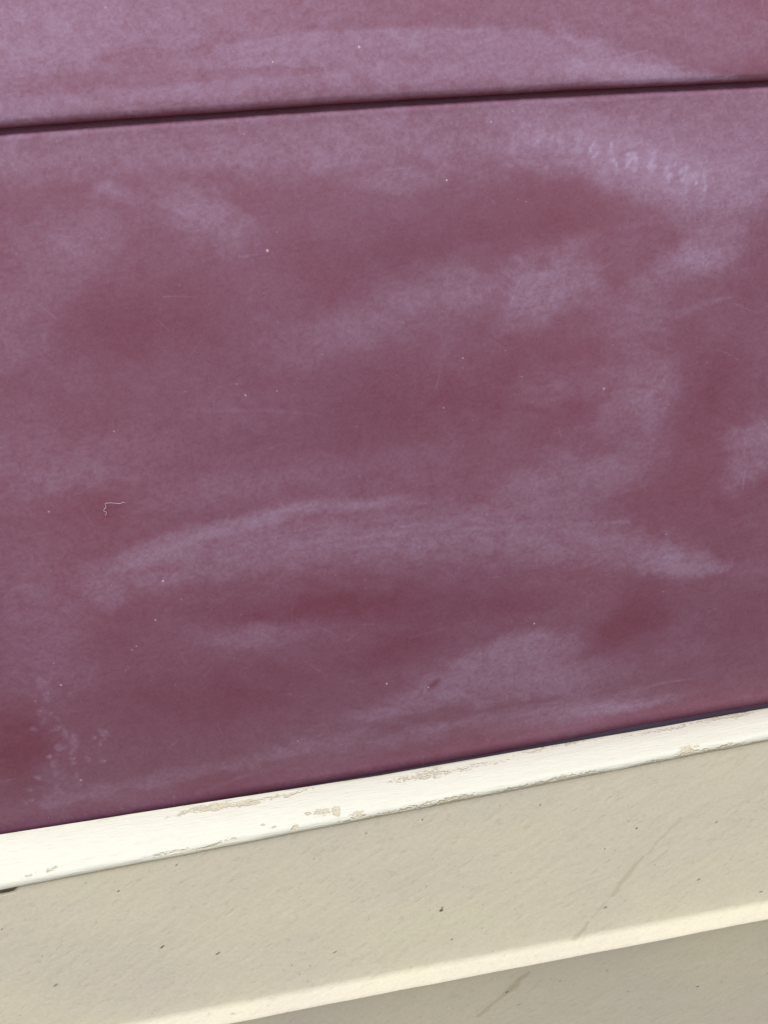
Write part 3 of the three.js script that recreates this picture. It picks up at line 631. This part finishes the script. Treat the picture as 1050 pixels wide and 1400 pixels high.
function boardShape(top, crack) {          // outline of one board: flat face, concave flare, sharp drip edge
  const bot = LIP, fl = 0.0066, run = 0.0078;
  const xs = crack ? [...range(-0.6, -0.26, 34), ...range(-0.259, -0.19, 140), ...range(-0.188, 0.6, 160)] : range(-0.6, 0.6, 240);
  return sweep(xs, (x) => {
    const o = [], wv = 0.0005 * (fbm(x * 16, 5, 3) - 0.5), we = 0.0006 * (fbm(x * 38, 15, 3) - 0.5);
    let dip = 0;
    if (crack) { const e = sstep(-0.2495, -0.232, x) * (1 - sstep(-0.2155, -0.2095, x)); dip = e * (0.0026 + 0.0010 * fbm(x * 260, 3, 2)); }
    const zt = FZ + wv, yt = top(x) - dip;
    o.push([yt + dip, 0.006]); if (dip > 0) o.push([yt - 0.001 - 0.018 * Math.min(1, dip / 0.001), 0.0135]); else o.push([yt - 0.001 + dip, 0.0061]);
    o.push([yt - 0.0006, zt - 0.0016]);
    for (let i = 0; i <= 12; i++) o.push([mix(yt - 0.0012, bot + run, i / 12), zt + 0.0004 * (fbm(x * 25 + 6, i * 0.7, 3) - 0.5) * Math.sin(Math.PI * i / 12)]);
    const A = 0.92, rc = 0.0045, yc = run - rc * Math.sin(A), zc = rc * (1 - Math.cos(A));          // fillet, then a bevel falling outwards
    for (let i = 1; i <= 14; i++) { const a = A * i / 14; o.push([bot + run - rc * Math.sin(a), zt + rc * (1 - Math.cos(a))]); }
    for (let i = 1; i <= 6; i++) o.push([bot + yc * (1 - i / 6), zt + mix(zc, fl, i / 6) + (i > 3 ? we * (i - 3) / 3 : 0)]);
    o.push([bot - 0.0007, zt + fl + 0.0003 + we]); o.push([bot - 0.0016, zt + fl - 0.0004 + we]);
    o.push([bot - 0.002, zt + fl - 0.004]); o.push([bot - 0.002, 0.006]);
    return o;
  }, (x, p) => [(x * 1000 + 300) / 600, ((p[0] - 1.3 * Math.max(0, p[1] - FZ)) * 1000 + 300) / 187.5], 0.55);
}
{
  const wall = new THREE.Group(); wall.name = 'boarded_wall'; wall.position.set(0, 0, 0); scene.add(wall);
  tag(wall, 'cream painted boarded wall with flared board edges below the white trim strip', 'wall');
  const m1 = boardMaterial(3, (st, fl) => {
  st.wipe([[143.5, -199.9, 1.6], [130.7, -212.2, 1.6], [124.2, -219.9, 1.2]], 0.2, 1, 0.8, 0.8, 1.5);
  st.wipe([[122.1, -221.5, 1.2], [118.6, -224.8, 2.0], [109.0, -235.5, 2.9], [103.6, -244.2, 2.0]], 0.3, 1, 0.8, 0.8, 1.5);
  st.wipe([[100.0, -249.2, 1.2], [92.0, -257.9, 1.6]], 0.22, 1, 0.8, 0.8, 1.5);
  st.wipe([[88.9, -261.0, 1.2], [85.2, -265.5, 2.0], [79.8, -270.7, 2.9]], 0.34, 1, 0.8, 0.8, 1.5);
  fl.dab(4.9, -232.3, 1.64, 1.23, 20, 0.9, 1, 0.6, 0.4);
  fl.dab(5.5, -230.9, 0.82, 0.82, 0, 0.8, 1, 0.6, 0.4);
  fl.dab(-147.7, -221.8, 2.05, 0.66, 35, 0.9, 1, 0.6, 0.4);
  fl.dab(-119.2, -233.3, 2.05, 0.66, 25, 0.85, 1, 0.6, 0.4);
  fl.dab(-206.7, -234.5, 2.05, 0.82, 25, 0.7, 1, 0.6, 0.4);
  fl.dab(-131.0, -170.5, 1.23, 0.49, 30, 0.7, 1, 0.6, 0.4);
  fl.dab(-162.9, -180.5, 1.23, 0.66, 30, 0.7, 1, 0.6, 0.4);
  fl.dab(118.1, -200.9, 1.23, 0.66, 20, 0.8, 1, 0.6, 0.4);
  fl.dab(154.4, -244.8, 1.64, 0.57, 25, 0.8, 1, 0.6, 0.4);
  fl.dab(98.7, -252.1, 1.64, 0.82, 25, 0.6, 1, 0.6, 0.4);
  fl.dab(9.0, -254.2, 0.82, 0.82, 0, 0.7, 1, 0.6, 0.4);
  fl.dab(-0.2, -170.0, 0.82, 0.66, 0, 0.7, 1, 0.6, 0.4);
  fl.dab(-56.8, -247.4, 2.05, 0.66, 25, 0.6, 1, 0.6, 0.4);
  fl.dab(192.3, -262.5, 1.64, 0.82, 0, 0.6, 1, 0.6, 0.4);
  fl.dab(-117.3, -278.4, 1.64, 0.49, 20, 0.6, 1, 0.6, 0.4);
  fl.dab(-74.2, -264.4, 0.82, 0.49, 0, 0.6, 1, 0.6, 0.4);
  fl.dab(-30.9, -172.0, 1.23, 0.57, 20, 0.5, 1, 0.6, 0.4);
  });
  const m2 = boardMaterial(11, (st, fl) => {
  st.wipe([[52.2, -143.6, 2.5], [43.8, -153.8, 4.5], [38.1, -160.3, 3.3]], 0.42, 1, 0.8, 0.8, 1.5);
  st.wipe([[38.1, -160.3, 2.9], [31.5, -167.7, 2.0], [22.0, -177.9, 2.9]], 0.34, 1, 0.8, 0.8, 1.5);
  st.wipe([[61.0, -152.5, 1.2], [52.9, -162.9, 1.6]], 0.12, 1, 0.8, 0.8, 1.5);
  fl.dab(39.5, -158.9, 1.64, 0.82, 30, 0.7, 1, 0.6, 0.4);
  fl.dab(160.5, -193.2, 1.23, 0.82, 0, 0.8, 1, 0.6, 0.4);
  fl.dab(100.7, -156.8, 1.23, 0.82, 0, 0.4, 1, 0.6, 0.4);
  fl.dab(115.1, -183.3, 1.23, 0.82, 0, 0.4, 1, 0.6, 0.4);
  fl.dab(46.6, -174.5, 2.05, 0.82, 20, 0.4, 1, 0.6, 0.4);
  fl.dab(71.8, -158.0, 1.64, 0.82, 20, 0.3, 1, 0.6, 0.4);
  });
  const g1 = boardShape((x) => trimFront(x) - 0.0026, true), g2 = boardShape(() => LIP + SKIRT - 0.0022, false).translate(0, -(LIP + SKIRT), -FZ);
  part('board', g1, m1, wall).position.y = Y0;
  for (let i = 1; i <= 5; i++) { const bd = part('board_' + String(i).padStart(3, '0'), g2, i % 2 ? m2 : m1, wall); bd.position.set(0, Y0 - SKIRT * 0.97 * (i - 1) + LIP, FZ - 0.024 * (i - 1)); bd.rotation.x = 0.22; }
  const core = new THREE.BoxGeometry(1.2, 1.7, 0.08);
  part('backing', core, new THREE.MeshStandardMaterial({ color: new THREE.Color().setRGB(0.3, 0.27, 0.22), roughness: 0.9 }), wall).position.set(0, 0.85, -0.24);
  part('ledger', new THREE.BoxGeometry(1.198, 0.83, 0.06), new THREE.MeshStandardMaterial({ color: new THREE.Color().setRGB(0.05, 0.045, 0.04), roughness: 0.9 }), wall).position.set(0, 0.415, -0.17);
}

// ───────────── ground ─────────────
{
  const n = 512, c = new Uint8Array(n * n * 4);
  for (let k = 0; k < n * n; k++) { const x = k % n, y = (k / n) | 0, t = 0.8 + 0.4 * fbm(x * 0.05, y * 0.05, 4) * (0.8 + 0.4 * fbm(x * 0.5, y * 0.5, 2)); c[k * 4] = toS(0.20 * t); c[k * 4 + 1] = toS(0.18 * t); c[k * 4 + 2] = toS(0.15 * t); c[k * 4 + 3] = 255; }
  const t = dataTex(c, n, n, true); t.repeat.set(160, 160);
  const g = new THREE.Mesh(new THREE.PlaneGeometry(400, 400).rotateX(-Math.PI / 2), new THREE.MeshStandardMaterial({ map: t, roughness: 0.95 }));
  g.name = 'ground'; g.userData.kind = 'structure'; g.receiveShadow = true; scene.add(g);
}
renderer.render(scene, camera);
